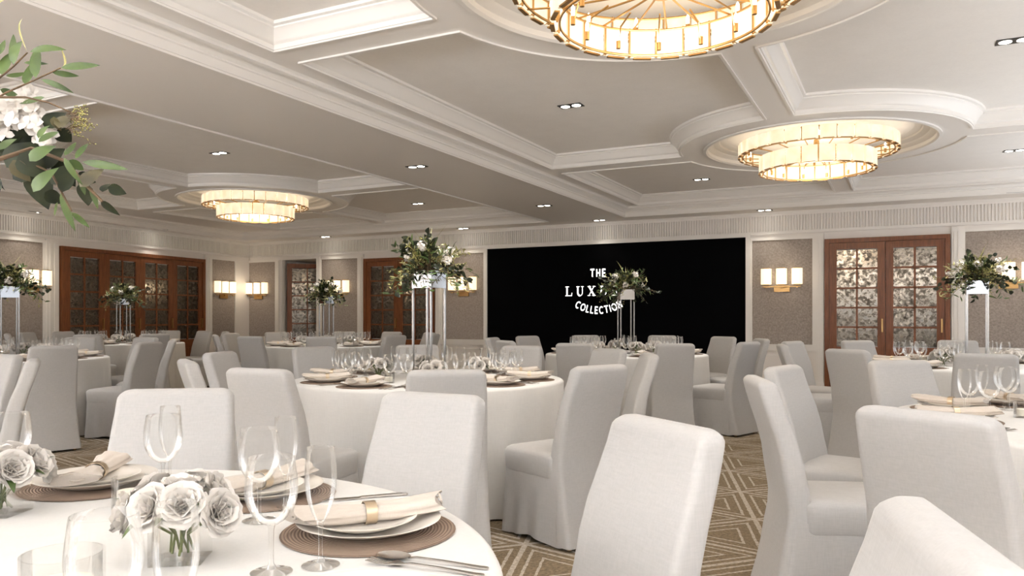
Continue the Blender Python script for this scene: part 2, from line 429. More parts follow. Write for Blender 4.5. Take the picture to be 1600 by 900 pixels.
# rear and right walls with tall windows (rear daylight, further right ones added for light), mostly behind the camera
wr = MB(); wins = [(-11.2,-9.2),(-8.2,-6.2),(-5.2,-3.2),(-2.2,-.2),(.6,2.4)]; xs = [LWx(YR)]+[v for w0 in wins for v in w0]+[XR]
for a, b_ in zip(xs[0::2], xs[1::2]): wr.box(a, b_, YR-.15, YR, 0, H0)
for a, b_ in wins: wr.box(a, b_, YR-.15, YR, 2.55, H0).box(a, b_, YR-.15, YR, 0, .35)
struct(wr.build('wall_rear', M['paint']))
wr = MB(); winr = [(-3.4,-1.2),(-.2,2.0),(4.2,6.2),(7.2,9.2),(10.0,12.0)]; ys = [YR]+[v for w0 in winr for v in w0]+[YB]  # unseen wall; windows further along it are added to brighten the ceiling
for a, b_ in zip(ys[0::2], ys[1::2]): wr.box(XR, XR+.15, a, b_, 0, H0)
for a, b_ in winr: wr.box(XR, XR+.15, a, b_, 2.55, H0).box(XR, XR+.15, a, b_, 0, .35)
struct(wr.build('wall_right', M['paint']))
k = 0
for a, b_ in wins+winr:
    k += 1; f_ = MB(); rear = k <= len(wins)
    Mx = Matrix.Translation((a, YR-.1, .35)) if rear else Matrix.Translation((XR+.1, a, .35)) @ Matrix.Rotation(PI/2, 4, 'Z')
    W = b_-a
    for x0, x1, z0, z1 in ((0,.06,0,2.2),(W-.06,W,0,2.2),(W/2-.03,W/2+.03,0,2.2),(.06,W-.06,0,.06),(.06,W-.06,2.14,2.2),(.06,W-.06,1.5,1.54)): f_.box(x0, x1, -.03, .03, z0, z1, Mx)
    struct(f_.build('window_%d' % k, M['trim']))

# screen with its lettering -------------------------------------------------
us0, us1 = bu(1166), bu(763)
scr = thing('projection_screen', 'wide black screen filling the back wall between grey panels', 'screen', MBW @ Vector(((us0+us1)/2, 0, 0)))
def keep(o, parent):
    o.parent = parent; o.matrix_parent_inverse = Matrix.Translation(-Vector(parent.location)); return o
sx0, sx1 = XR-us1, XR-us0
keep(MB().box(sx0, sx1, YB-.03, YB-.002, .16, 2.478).build('display', M['screen']), scr)
fm = MB()
for x0, x1, z0, z1 in ((sx0-.075,sx0,0,2.53),(sx1,sx1+.075,0,2.53),(sx0,sx1,2.478,2.53),(sx0,sx1,0,.16)): fm.box(x0, x1, YB-.06, YB-.002, z0, z1)
keep(fm.build('surround', M['trim']), scr)
letters = MB(); YL = YB-.034; KX = .74
def stroke(pts, w, x, z, s, rot=0, closed=False):
    """flat ribbon along a polyline in letter units"""
    P = [Vector((p[0], p[1])) for p in pts]; n_ = len(P); L_, R_ = [], []
    for i in range(n_):
        d1 = (P[i]-P[i-1]).normalized() if i > 0 or closed else None
        d2 = (P[(i+1) % n_]-P[i]).normalized() if i < n_-1 or closed else None
        d1 = d1 or d2; d2 = d2 or d1
        n1 = Vector((-d1.y, d1.x)); n2 = Vector((-d2.y, d2.x)); q = (n1+n2)/max(.4, 1+n1.dot(n2))
        L_.append(P[i]+q*w/2); R_.append(P[i]-q*w/2)
    cr, sr = math.cos(rot), math.sin(rot)
    T = lambda p: (x+s*(p.x*KX*cr-p.y*sr), YL, z+s*(p.x*KX*sr+p.y*cr))
    vs = [T(p) for p in L_]+[T(p) for p in R_]; fs = []
    for i in range(n_ if closed else n_-1):
        j = (i+1) % n_; fs.append((i, n_+i, n_+j, j))
    letters.add(vs, fs)
def arc(cx, cy, rx, ry, a0, a1, n_=14): return [(cx+rx*math.cos(R(a0+(a1-a0)*k/n_)), cy+ry*math.sin(R(a0+(a1-a0)*k/n_))) for k in range(n_+1)]
SANS = {'T': ([[(0,1),(.8,1)],[(.4,1),(.4,0)]], .8), 'H': ([[(.1,0),(.1,1.05)],[(.7,0),(.7,1.05)],[(.1,.52),(.7,.52)]], .8), 'E': ([[(.1,-.05),(.1,1.05)],[(.1,.97),(.65,.97)],[(.1,.5),(.6,.5)],[(.1,.03),(.65,.03)]], .7),
 'C': ([arc(.5,.5,.42,.48,50,310)], .9), 'O': ([arc(.5,.5,.44,.48,0,345)+[]], 1.0), 'L': ([[(.1,1.05),(.1,-.05)],[(.1,.03),(.62,.03)]], .65), 'I': ([[(.12,0),(.12,1.05)]], .25), 'N': ([[(.1,0),(.1,1.05)],[(.1,1),(.75,.03)],[(.75,0),(.75,1.05)]], .85)}
SERIF = {'L': ([(.17,[(.25,1),(.25,0)]),(.06,[(.05,.97),(.5,.97)]),(.07,[(.05,.03),(.85,.03)]),(.08,[(.82,.03),(.86,.33)])], .95),
 'U': ([(.17,[(.24,1),(.24,.35)]+arc(.51,.35,.27,.33,180,270,8)),(.08,arc(.51,.35,.29,.33,270,360,8)+[(.80,1)]),(.06,[(.05,.97),(.45,.97)]),(.06,[(.64,.97),(.96,.97)])], 1.02),
 'X': ([(.19,[(.18,1),(.82,0)]),(.08,[(.80,1),(.18,0)]),(.06,[(.02,.97),(.42,.97)]),(.06,[(.62,.97),(.97,.97)]),(.06,[(.02,.03),(.36,.03)]),(.06,[(.56,.03),(1.0,.03)])], 1.04),
 'R': ([(.17,[(.24,1),(.24,0)]),(.07,[(.05,.97),(.5,.97)]),(.10,[(.45,.97)]+arc(.5,.74,.27,.23,80,-90,10)+[(.24,.51)]),(.15,[(.5,.5),(.85,0)]),(.06,[(.05,.03),(.45,.03)]),(.06,[(.75,.03),(1.0,.03)])], 1.04),
 'Y': ([(.17,[(.16,1),(.5,.46)]),(.08,[(.84,1),(.5,.46)]),(.17,[(.5,.5),(.5,0)]),(.06,[(0,.97),(.38,.97)]),(.06,[(.64,.97),(1.0,.97)]),(.06,[(.3,.03),(.7,.03)])], 1.02)}
def spx(px): return XR-bu(px)
def spz(px, py):
    a = (px-800)/FPX; t = YB/(FW[1]+a*RT[1]); return CAMH+t*(HOR-py)/FPX
cx = spx(936); x = spx(923.5); s_ = spz(936,421)-spz(936,432.5); sp_ = (spx(947.5)-x-s_*2.3*KX)/2
for ch in 'THE':
    for ln_ in SANS[ch][0]: stroke(ln_, .20, x, spz(936,432.5), s_)
    x += s_*SANS[ch][1]*KX+sp_
KX = .92; s_ = spz(936,447)-spz(936,462); tot = sum(SERIF[c_][1] for c_ in 'LUXURY')*s_*KX; x0 = spx(884); sp_ = (spx(989)-x0-tot)/5; x = x0
for ch in 'LUXURY':
    for w0, ln_ in SERIF[ch][0]: stroke(ln_, w0, x, spz(936,462), s_)
    x += s_*SERIF[ch][1]*KX+sp_
KX = .74; s_ = spz(936,478)-spz(936,488.5); half = (spx(975)-spx(898))/2; rad = .88; zc = spz(936,490)+rad; word = 'COLLECTION'
wid = [SANS[c_][1]*s_*KX for c_ in word]; gap = (2*half*1.02-sum(wid))/9; pos = -half*1.02
for ch, w0 in zip(word, wid):
    th = (pos+w0/2)/rad
    bx_, bz_ = cx+rad*math.sin(th), zc-rad*math.cos(th)
    for ln_ in SANS[ch][0]:
        stroke(ln_, .19, bx_-w0/2*math.cos(th), bz_-w0/2*math.sin(th), s_, th)
    pos += w0+gap
lt = keep(letters.build('lettering', M['letter']), scr)

# ------------------------------------------------------------------ chairs
def lerp(tab, z):
    for (a, va), (b_, vb) in zip(tab, tab[1:]):
        if z <= b_:
            t = (z-a)/(b_-a); t = max(0, min(1, t)); t = t*t*(3-2*t)*.5+t*.5
            return va+(vb-va)*t
    return tab[-1][1]
def make_chair():
    t = thing('dining_chair', '', 'chair')
    ZT = .93; rc = .034
    hwT = [(0,.222),(.25,.208),(.45,.205),(.70,.20),(ZT,.186)]
    yrT = [(0,-.345),(.22,-.295),(.42,-.262),(.62,-.29),(ZT,-.375)]
    yfT = [(0,-.24),(.22,-.21),(.44,-.170),(.62,-.205),(ZT,-.30)]
    rings = []; zs = [.02,.06,.14,.22,.30,.38,.44,.50,.56,.64,.72,.80,.86,ZT-rc]+[ZT-rc+rc*math.sin(R(a)) for a in (18,36,52,66,78,88)]
    for z in zs:
        hw = lerp(hwT, z); y0 = lerp(yrT, z); y1 = lerp(yfT, z)
        if z > ZT-rc:
            k = (z-(ZT-rc))/rc; sh = rc*(1-math.sqrt(max(0, 1-k*k))); hw -= sh*.95
            sh2 = .024*max(0, (k-.25)/.75)**2.2; y0 += sh2; y1 -= sh2
        ring = []
        for x, y in rrect(hw, y0, y1, min(.022, (y1-y0)*.42), 4):
            crown = .010*(1-(x/max(hw,.01))**2) if z > ZT-rc-.001 else 0
            rip = .004*math.sin(x*38+1.2)*max(0, (.35-z)/.35)
            bow = .012*(1-(x/.2)**2)*(1 if z > .35 else z/.35)
            ring.append((x, y-bow*.7+(-rip if y < (y0+y1)/2 else 0), z+crown*(z-(ZT-rc))/rc if z > ZT-rc else z))
        rings.append(ring)
    MB().loft(rings).build('backrest', M['chair'], t, 50)
    rings = []
    for z, d in ((.345,.006),(.36,.0),(.42,-.002),(.45,-.003),(.462,.004),(.470,.015),(.4745,.04),(.478,.10)):
        rings.append([(x, y, z+(.006*(1-(x/.22)**2) if z > .44 else 0)) for x, y in rrect(.214-d, -.215+d*.3, .205-d, .045, 5)])
    MB().loft(rings).build('seat', M['chair'], t, 50)
    rings = []; base = rrect(.208, -.262, .198, .03, 5)
    # denser outline for folds
    P = []
    for i in range(len(base)):
        a, b_ = Vector(base[i]), Vector(base[(i+1) % len(base)]); n_ = max(1, int((b_-a).length/.022))
        P += [tuple(a+(b_-a)*k/n_) for k in range(n_)]
    for z in (.39,.36,.31,.25,.18,.10,.05,.018):
        f_ = (.39-z)/.37; ring = []
        for i, (x, y) in enumerate(P):
            s_ = 1+.07*f_**1.4; fold = .011*f_**1.3*math.sin(i*.83+1.7*math.sin(i*.21))
            nx, ny = (x/.21)**5, (y/.24)**5
            nl = math.hypot(nx, ny) or 1
            ring.append((x*s_+fold*nx/nl, y*(1+.09*f_)+fold*ny/nl, z+(.010*math.sin(i*.4) if z < .03 else 0)))
        rings.append(ring)
    MB().loft(rings, False, False).build('skirt', M['chair'], t, 60)
    for x, y in ((-.175,.165),(.175,.165),(-.175,-.295),(.175,-.295)):
        mb = MB(); mb.lathe([(.013,0),(.015,.004),(.016,.035),(.016,.05)], 10, Matrix.Translation((x,y,0))); mb.lathe([(0,0),(.013,0)], 10, Matrix.Translation((x,y,0)))
        mb.build('leg', M['brass'], t, 40)
    return t
chair = Proto(make_chair())
TAB = {1:(-1.38,.67),2:(-2.87,4.40),3:(-8.13,4.66),4:(-7.58,8.86),5:(-11.2,8.2),6:(-2.81,8.39),7:(.57,7.71),8:(.85,3.77),9:(-5.36,1.41)}
TN = {1:'nearest table',2:'middle table',3:'table at left edge',4:'table before ajar door',5:'table before four-leaf doors',6:'table in front of screen',7:'table before right double doors',8:'near table at right edge',9:'table beyond left edge'}
# chair backs read off the photograph: table, pixel of the top centre
SEEN = [(1,277,608),(1,677,615),(1,1040,664),(1,1480,822),(2,404,576),(2,698,578),(2,938,571),(2,815,541),(2,953,545),(2,490,542),(2,292,562.5),(2,344,551),(2,652,539),
(3,84,541),(3,233,534.7),(3,224,527),(3,270,530.7),(3,132,527),(4,340,523),(4,360,520.5),(4,390,525.5),(4,431,518.7),(4,502,526.7),(4,617,524),(4,613,518),(4,680,522),(4,672,519),(4,538,518),
(5,17,519),(5,42,520),(5,58,516.7),(5,137,520.5),(5,244,520),(5,307,514.7),(5,322,518),(5,342,516),(6,898,536.5),(6,1055,537),(6,1131,526),(6,1170,534),(6,1190,529),(6,769,527.5),(6,790,531.7),(6,823,524.5),(6,915,522.7),(6,1035,523),
(7,1222,538),(7,1240,532.7),(7,1334,534.4),(7,1323,546),(7,1540,553),(7,1496,531.7),(8,1444,642),(8,1185,590),(8,1224,572),(8,1404,563),(9,5,553.5),(9,52,562)]
ORD = ['first','second','third','fourth','fifth','sixth','seventh','eighth','ninth','tenth']
ch_list = []
for t, px, py in SEEN:
    x, y = at(px, py, .93); cx, cy = TAB[t]; a = math.atan2(y-cy, x-cx); r_ = math.hypot(x-cx, y-cy)
    lo, hi = (1.43, 1.52) if t in (1, 8) else (1.53, 1.68)
    if px in (1540,1444): hi = 1.72
    if t == 5: lo, hi = 1.53, 1.57
    # keep the pixel column, slide along the line of sight until the ring fits
    if not lo <= r_ <= hi:
        tgt = min(max(r_, lo), hi); d = Vector((x, y)); z0 = d.length; d.normalize(); best = None
        for k in range(-60, 61):
            q = d*(z0+k*.02); e = abs(math.hypot(q.x-cx, q.y-cy)-tgt)+abs(k)*.004
            if best is None or e < best[0]: best = (e, q)
        x, y = best[1]; a = math.atan2(y-cy, x-cx); r_ = math.hypot(x-cx, y-cy); r_ = min(max(r_, lo), hi)
    ch_list.append([t, a, r_])
for t in (2, 6, 7, 8):                                  # places of the ring whose chair is seen only in part
    have = [c[1] for c in ch_list if c[0] == t]
    for k in range(10):
        a = R(20+36*k) if (t, k) != (2, 0) else R(27)
        if all(abs((a-h+PI) % (2*PI)-PI) > R(21) for h in have):
            cx, cy = TAB[t]; p = proj(cx+1.6*math.cos(a), cy+1.6*math.sin(a), .8)
            if -40 < p[0] < 1650 and p[1] < 900: ch_list.append([t, a, 1.6 if (t, k) != (2, 0) else 1.5])
for t in TAB:                                           # no two chairs of a ring closer than 30 degrees
    L_ = sorted([c for c in ch_list if c[0] == t], key=lambda c: c[1] % (2*PI))
    for _ in range(60):
        for i in range(len(L_)):
            a, b_ = L_[i], L_[(i+1) % len(L_)]
            if a is b_: continue
            d = (b_[1]-a[1]) % (2*PI); mn = R(29 if t != 1 else 34)
            if d < mn: a[1] -= (mn-d)/2; b_[1] += (mn-d)/2
cls = {}
for c_ in ch_list:
    t, a, r_ = c_; cx, cy = TAB[t]; x, y = cx+r_*math.cos(a), cy+r_*math.sin(a)
    back = (x*math.cos(a)+y*math.sin(a)) < 0             # camera beyond the backrest
    p = proj(x, y, .93); cls.setdefault((t, back), []).append((p[0], c_))
for (t, back), L_ in cls.items():
    L_.sort(key=lambda q: q[0])
    for i, (px, (t, a, r_)) in enumerate(L_):
        cx, cy = TAB[t]; rr = r_-.34; x, y = cx+rr*math.cos(a), cy+rr*math.sin(a)
        way = 'seen from behind' if back else 'facing us'
        n_ = (ORD[i]+' from left, ') if len(L_) > 1 else ''
        chair.put((x, y, 0), a+PI/2, 'white covered chair %s, %s%s' % (way, n_, TN[t]), 'white covered dining chairs')

# ------------------------------------------------------------------ tables
def make_cloth(seed):
    q = random.Random(seed); ph = [q.uniform(0, 6.28) for _ in range(4)]; n_ = 180; prof = []
    for rr in (.0, .5, .85): prof.append((rr, .76, 0))
    for a in (0, 25, 50, 75): prof.append((.893+.022*math.sin(R(a)), .738+.022*math.cos(R(a)), 0))
    for k in range(1, 11):
        f_ = k/10; prof.append((.916+.022*f_, .738-(.738-.012)*f_, f_))
    mb = MB(); vs = [(0,0,.76)]; fs = []
    for rr, z, f_ in prof[1:]:
        for k in range(n_):
            t = 2*PI*k/n_
            w0 = math.sin(23*t+ph[0]+1.4*math.sin(3*t+ph[1]))+.45*math.sin(37*t+ph[2])
            r_ = rr+.019*f_**.85*w0
            vs.append((r_*math.cos(t), r_*math.sin(t), z))
    for k in range(n_): fs.append((0, 1+k, 1+(k+1) % n_))
    m_ = len(prof)-1
    for i in range(m_-1):
        for k in range(n_):
            l = (k+1) % n_; fs.append((1+i*n_+k, 1+(i+1)*n_+k, 1+(i+1)*n_+l, 1+i*n_+l))
    mb.add(vs, fs); return mb.build('tablecloth', M['cloth'], None, 60)
cl0 = make_cloth(3)
for t in (1, 2, 3, 4, 5, 6, 7, 8):
    o = cl0 if t == 1 else cl0.copy()
    if t != 1: COL.objects.link(o)
    o.location = (*TAB[t], 0); o.rotation_euler = (0,0,.7*t)
    tag(o, 'white cloth hanging to the floor over the %s' % TN[t], 'tablecloth', 'white tablecloths')
ZC = .7605

# table ware -------------------------------------------------------------
def p_mat():
    t = MB().lathe([(0,0),(.166,0),(.169,.002),(.166,.004),(0,.004)], 48).build('placemat', M['mat'], None, 40); return Proto(tag(t, '', 'placemat'))
def plate(name, r_, h, cat):
    k = r_/.14
    t = MB().lathe([(0,0),(.075*k,0),(.08*k,.002),(.115*k,h*.55),(.139*k,h*.96),(.14*k,h),(.1385*k,h*1.02),(.112*k,h*.66),(.08*k,.0055),(0,.005)], 48).build(name, M['china'], None, 60); return Proto(tag(t, '', cat))
def p_napkin():
    t = thing('napkin', '', 'napkin'); rings = []; n_ = 40
    for i in range(25):
        s_ = -1+2*i/24; x = s_*.142; fl = abs(s_)
        w0 = .020+.034*fl**1.3 if s_ < 0 else .020+.026*fl**1.1
        hgt = .017+.004*fl-.006*fl**3
        ring = []
        for k in range(n_):
            a = 2*PI*k/n_
            rp = 1+.10*math.sin(5*a+1+s_)*fl+.05*math.sin(9*a)
            z = hgt*math.sin(a)*(rp if math.sin(a) > 0 else 1)
            ring.append((x+.012*math.sin(2*a)*fl**3+.010*fl**2*math.cos(a)*(1 if s_ > 0 else -1), w0*math.cos(a)*rp, .018+z+.010*fl**2))
        rings.append(ring)
    MB().loft(rings).build('cloth', M['napkin'], t, 60)
    # rolled edges showing at the ends
    mb = MB()
    for s_ in (-1, 1):
        pts = [(s_*(.143+.003*math.sin(k)), .034*math.cos(R(k*33))*(1-k*.055), .030+.012*math.sin(R(k*33))*(1-k*.055)) for k in range(14)]
        mb.tube(pts, .0022, 5)
    mb.build('hem', M['napkin'], t, 60)
    rg = MB(); rings = []
    for x, sc_ in ((-.011,1.0),(-.011,1.10),(.011,1.10),(.011,1.0)):
        rings.append([(x, .0235*sc_*math.cos(2*PI*k/28), .0185+.0205*sc_*math.sin(2*PI*k/28)) for k in range(28)])
    rings.append(rings[0]); rg.loft(rings, False, False); rg.build('napkin_ring', M['ring'], t, 40)
    return Proto(t)
def p_glass(name, cat, bowl, stem_h, foot_r, seg=36):
    t = thing(name, '', cat)
    MB().lathe(bowl, seg).build('bowl', M['glass'], t, 60)
    z0 = bowl[0][1]
    MB().lathe([(.0075,z0+.004),(.0045,z0-.008),(.0036,stem_h*.5),(.004,.016),(.009,.007)], 14).build('stem', M['glass'], t, 60)
    MB().lathe([(.009,.007),(foot_r*.6,.0035),(foot_r,.0015),(foot_r,.0),(0,0)], seg).build('foot', M['glass'], t, 60)
    return Proto(t)
wine = p_glass('wine_glass', 'glass', [(0,.078),(.006,.0785),(.012,.080),(.020,.085),(.027,.092),(.033,.101),(.038,.111),(.0415,.123),(.0427,.137),(.042,.152),(.0395,.172),(.037,.1895),(.0363,.190),(.0362,.1885)], .078, .034)
flute = p_glass('champagne_flute', 'glass', [(0,.072),(.004,.0725),(.008,.077),(.015,.090),(.0195,.102),(.0235,.117),(.0260,.133),(.0268,.148),(.0262,.165),(.0245,.185),(.023,.2),(.0224,.2004),(.0223,.199)], .072, .032, 30)
placemat = p_mat(); dinner = plate('dinner_plate', .14, .023, 'plate'); side = plate('side_plate', .105, .02, 'plate'); napkin = p_napkin()
def p_cut(kind):
    mb = MB()
    def bar(st):   # (x, halfwidth, z, thick)
        mb.loft([[(x, -w0, z),(x, w0, z),(x, w0, z+th),(x, -w0, z+th)] for x, w0, z, th in st])
    if kind == 'knife': bar([(-.11,.001,.001,.0015),(-.10,.007,.001,.0015),(-.04,.0095,.001,.0018),(-.005,.008,.001,.002),(.0,.005,.001,.004),(.09,.006,.001,.005),(.105,.006,.001,.005),(.108,.004,.001,.003)])
    else:
        bar([(-.045,.003,.004,.002),(-.03,.0026,.006,.0025),(.02,.0026,.005,.0025),(.085,.0048,.001,.0028),(.098,.0048,.001,.0028),(.101,.003,.001,.002)])
        if kind == 'spoon':
            rings = []
            for k in range(11):
                u = -1+2*k/10; x = -.074+.032*u; w0 = .0215*math.sqrt(max(.02, 1-u*u))*(1+.12*-u)
                rings.append([(x, w0*c_, .0045+.006*(c_*c_-1)*(1-u*u*.8)+.003) for c_ in (-1,-.7,-.35,0,.35,.7,1)])
            mb.loft(rings, False, False, closed=False)
        else:
            bar([(-.068,.0115,.004,.0018),(-.058,.010,.005,.002),(-.045,.003,.004,.002)])
            for j in range(4):
                yy = -.0098+.0065*j
                mb.loft([[(x, yy-.0016, z),(x, yy+.0016, z),(x, yy+.0016, z+.0015),(x, yy-.0016, z+.0015)] for x, z in ((-.112,.006),(-.09,.0035),(-.068,.004))])
    return Proto(tag(mb.build(kind, M['steel'], None, 50), '', 'cutlery'))
knife, spoon, fork = p_cut('knife'), p_cut('spoon'), p_cut('fork')
def p_candle(name, r_, h):
    t = thing(name, '', 'candle')
    MB().lathe([(0,0),(r_,0),(r_,h),(r_-.003,h),(r_-.003,.006),(0,.006)], 32).build('tumbler', M['glass'], t, 40)
    MB().lathe([(0,.008),(r_*.72,.008),(r_*.72,h*.55),(r_*.6,h*.56),(0,h*.55)], 24).build('wax', M['wax'], t, 40)
    return Proto(t)
candle = p_candle('candle_glass', .040, .065)

# flowers -----------------------------------------------------------------
def petal(mb, th, opn, Ln, wid, q, M_=None):
    rows = []; ns, nw = 5, 5; ruff = q.uniform(0, 6)
    for i in range(ns):
        s_ = i/(ns-1); row = []
        rho = Ln*(math.sin(opn)*s_*(1.25-.25*s_))+.002; z = Ln*(math.cos(opn)*s_+.22*s_*s_)-(.15*Ln*s_**4*opn)
        hw = wid*(.35+1.0*math.sin(min(1, s_*1.15)*PI*.62))*(1 if s_ < .95 else .72)
        for j in range(nw):
            w0 = -1+2*j/(nw-1)
            cup = -.16*Ln*w0*w0*s_; edge = .05*Ln*math.sin(ruff+w0*5)*s_**3
            x = rho+cup*math.cos(opn)*-1*.6-(.10*Ln*w0*w0*s_); y = hw*w0; zz = z+edge-.10*Ln*abs(w0)**2.5*(s_ > .9)
            row.append((x*math.cos(th)-y*math.sin(th), x*math.sin(th)+y*math.cos(th), zz))
        rows.append(row)
    mb.loft(rows, False, False, M_, closed=False)
def peony_mesh(seed, rr=.036):
    q = random.Random(seed); mb = MB()
    for ring, (n_, opn, Ln, wd) in enumerate(((4,.12,.55,.30),(5,.35,.68,.38),(7,.62,.85,.46),(8,.95,1.0,.52),(8,1.3,1.1,.56))):
        for k in range(n_):
            petal(mb, 2*PI*(k+.5*(ring % 2)+q.uniform(-.18,.18))/n_, opn+q.uniform(-.1,.1), rr*Ln*q.uniform(.9,1.1), rr*wd, q)
    return mb
pm = [peony_mesh(s_).build('peony', M['petal'], None, 80) for s_ in (1, 2, 3)]
for o in pm: COL.objects.unlink(o)
def tiltM(d, loc):
    d = Vector(d).normalized(); qt = Vector((0,0,1)).rotation_difference(d); return Matrix.Translation(loc) @ qt.to_matrix().to_4x4()
def leaf_shape(mb, base, tip, width, up=(0,0,1), bend=.12, fold=.25, kind='lance', n_=7):
    b_, t_ = Vector(base), Vector(tip); ax = t_-b_; Ln = ax.length
    if Ln < 1e-5: return
    a = ax/Ln; u_ = Vector(up); sd = a.cross(u_)
    if sd.length < .05: sd = a.cross(Vector((1,.3,0)))
    sd.normalize(); nn = sd.cross(a)
    rows = []
    for i in range(n_):
        s_ = i/(n_-1)
        w0 = width/2*(math.sin(PI*s_**.8)**.8 if kind == 'lance' else math.sqrt(max(0, 1-(2*s_-1)**2)) if kind == 'round' else math.sin(PI*s_**.62)**.9)
        c_ = b_+a*Ln*s_+nn*(bend*Ln*math.sin(PI*s_)*1.0)
        rows.append([tuple(c_-sd*w0+nn*fold*w0), tuple(c_), tuple(c_+sd*w0+nn*fold*w0)])
    mb.loft(rows, False, False, closed=False)
def p_vase():
    t = thing('flower_vase', '', 'vase'); h, w0 = .075, .042
    mb = MB(); mb.loft([[(sx*a, sy*a, z) for sx, sy in ((-1,-1),(1,-1),(1,1),(-1,1))] for a, z in ((w0,0),(w0,h),(w0-.004,h),(w0-.004,.008))], True, True)
    mb.build('glass_cube', M['glass'], t)
    q = random.Random(5); st = MB(); lf = MB()
    spots = [(0,0,.040,(0,0,1)),(.052,.012,.030,(1,.1,.7)),(-.05,.02,.032,(-1,.3,.8)),(.018,-.054,.028,(.2,-1,.7)),(-.03,-.045,.024,(-.6,-1,.5)),(.012,.055,.03,(.2,1,.8)),(.068,-.036,.012,(1,-.7,.3)),(-.075,-.012,.010,(-1,-.2,.25))]
    for i, (x, y, z, d) in enumerate(spots):
        o = pm[i % 3].copy(); COL.objects.link(o); o.parent = t; o.matrix_local = tiltM(d, (x, y, h+z)) @ Matrix.Rotation(i*1.3, 4, 'Z')
        st.tube([(x*.25, -y*.4, .012),(x*.2, y*.2, h*.6),(x, y, h+z)], .0025, 5)
    st.build('stems', M['stem'], t, 60)
    for k in range(10):
        a = k*.63+.2; b_ = Vector((.05*math.cos(a), .05*math.sin(a), h+.012)); e = b_+Vector((.055*math.cos(a), .055*math.sin(a), q.uniform(-.03,.03)))
        leaf_shape(lf, b_, e, .016)
    lf.build('leaves', M['leaf_light'], t, 60)
    return Proto(t)
vase = p_vase()

# a tall arrangement on a mirrored box with four rods ---------------------------
BZ0, BZ1, BW = 1.375-ZC, 1.49-ZC, .082
def tall_base(t):
    bx = MB(); bx.box(-BW, BW, -BW, BW, BZ0, BZ1); bx.build('planter_box', M['chrome'], t)
    for sx in (-1, 1):
        for sy in (-1, 1): MB().box(sx*BW*.93-.006, sx*BW*.93+.006, sy*BW*.93-.006, sy*BW*.93+.006, .008, BZ0, None).build('rod', M['rod'], t)
    MB().box(-BW-.01, BW+.01, -BW-.01, BW+.01, 0, .008).build('base_plate', M['chrome'], t)
def p_tall(seed):
    t = thing('tall_centrepiece', '', 'centrepiece'); tall_base(t); q = random.Random(seed)
    lt_, dk, yl, tw = MB(), MB(), MB(), MB(); zc = BZ1
    for k in range(135):
        a = q.uniform(0, 2*PI); el = R(q.choice((q.uniform(-28,15), q.uniform(5,50), q.uniform(35,85)))); Ln = q.uniform(.14,.27)*(1.12-.25*math.sin(el)**2)
        c0 = Vector((q.uniform(-.07,.07), q.uniform(-.07,.07), zc+q.uniform(-.005,.03)))
        d = Vector((math.cos(a)*math.cos(el), math.sin(a)*math.cos(el), math.sin(el)))
        if el < .1: c0 += Vector((d.x, d.y, 0))*.05
        tipz = Vector((0,0,-.05*(1-math.sin(el))))
        pts = [c0+d*Ln*s_+tipz*s_*s_+Vector((0,0,.05*s_*(1-s_))) for s_ in (0,.33,.66,1)]
        tw.tube(pts, [.0022,.0018,.0014,.0008], 4)
        kind = q.random(); dst = dk if kind < .30 else lt_ if kind < .55 else yl
        n_ = 8 if dst is not yl else 14
        for i in range(n_):
            s_ = .25+.75*i/(n_-1); j = min(2, int(s_*3)); f_ = s_*3-j; p = pts[j].lerp(pts[j+1], f_)
            ax = (pts[j+1]-pts[j]).normalized(); sd = Vector((q.uniform(-1,1), q.uniform(-1,1), q.uniform(-.6,.9))).normalized()
            e = (ax*.7+sd).normalized()
            if dst is dk: leaf_shape(dk, p, p+e*q.uniform(.035,.058), q.uniform(.030,.046), sd.cross(ax), .08, .2, 'egg', 6)
            elif dst is lt_: leaf_shape(lt_, p, p+e*q.uniform(.05,.085), q.uniform(.011,.017), sd.cross(ax), .12, .25, 'lance', 6)
            else: leaf_shape(yl, p, p+e*q.uniform(.022,.05), q.uniform(.005,.011), sd.cross(ax), .1, .2, 'lance', 5)
    for k in range(5):                                  # long grass blades standing out of the top
        a = q.uniform(0, 2*PI); ln_ = q.uniform(.26,.38); b_ = Vector((0,0,zc)); e = b_+Vector((.45*math.cos(a), .45*math.sin(a), 1)).normalized()*ln_
        leaf_shape(yl, b_, e, .006, bend=.12, n_=9)
    dk.build('eucalyptus', M['leaf_dark'], t, 60); lt_.build('olive_sprays', M['leaf_light'], t, 60); yl.build('fern', M['leaf_yellow'], t, 60); tw.build('twigs', M['twig'], t, 60)
    for k in range(7):                                  # heads of small white florets
        a = k*.9+q.uniform(-.2,.2); el = R(q.uniform(5,60)); d = Vector((math.cos(a)*math.cos(el), math.sin(a)*math.cos(el), math.sin(el)*.9)); c_ = Vector((0,0,zc+.03))+d*q.uniform(.15,.235)
        mb = MB()
        for j in range(34):
            v = Vector((q.gauss(0,1), q.gauss(0,1), q.gauss(0,1))).normalized(); p = c_+v*.032*q.uniform(.55,1.2)
            for w_ in range(4):
                aa = w_*PI/2; s1 = v.orthogonal().normalized(); s2 = v.cross(s1); e = p+(s1*math.cos(aa)+s2*math.sin(aa))*.013+v*.004
                leaf_shape(mb, p, e, .012, v, .05, .1, 'round', 4)
        mb.build('white_blossom', M['petal'], t, 60)
    return Proto(t)
tall_a, tall_b = p_tall(11), p_tall(23)
for t, pr, tw_ in ((2,tall_a,52),(3,tall_b,7),(4,tall_a,113),(5,tall_b,200),(6,tall_b,103),(7,tall_a,275)):
    rz = YAW-math.atan((proj(*TAB[t], 1)[0]-800)/FPX)+R(tw_)
    pr.put((*TAB[t], ZC), rz, 'tall leafy centrepiece in a mirrored box on rods, on %s' % TN[t], 'tall flower centrepieces')

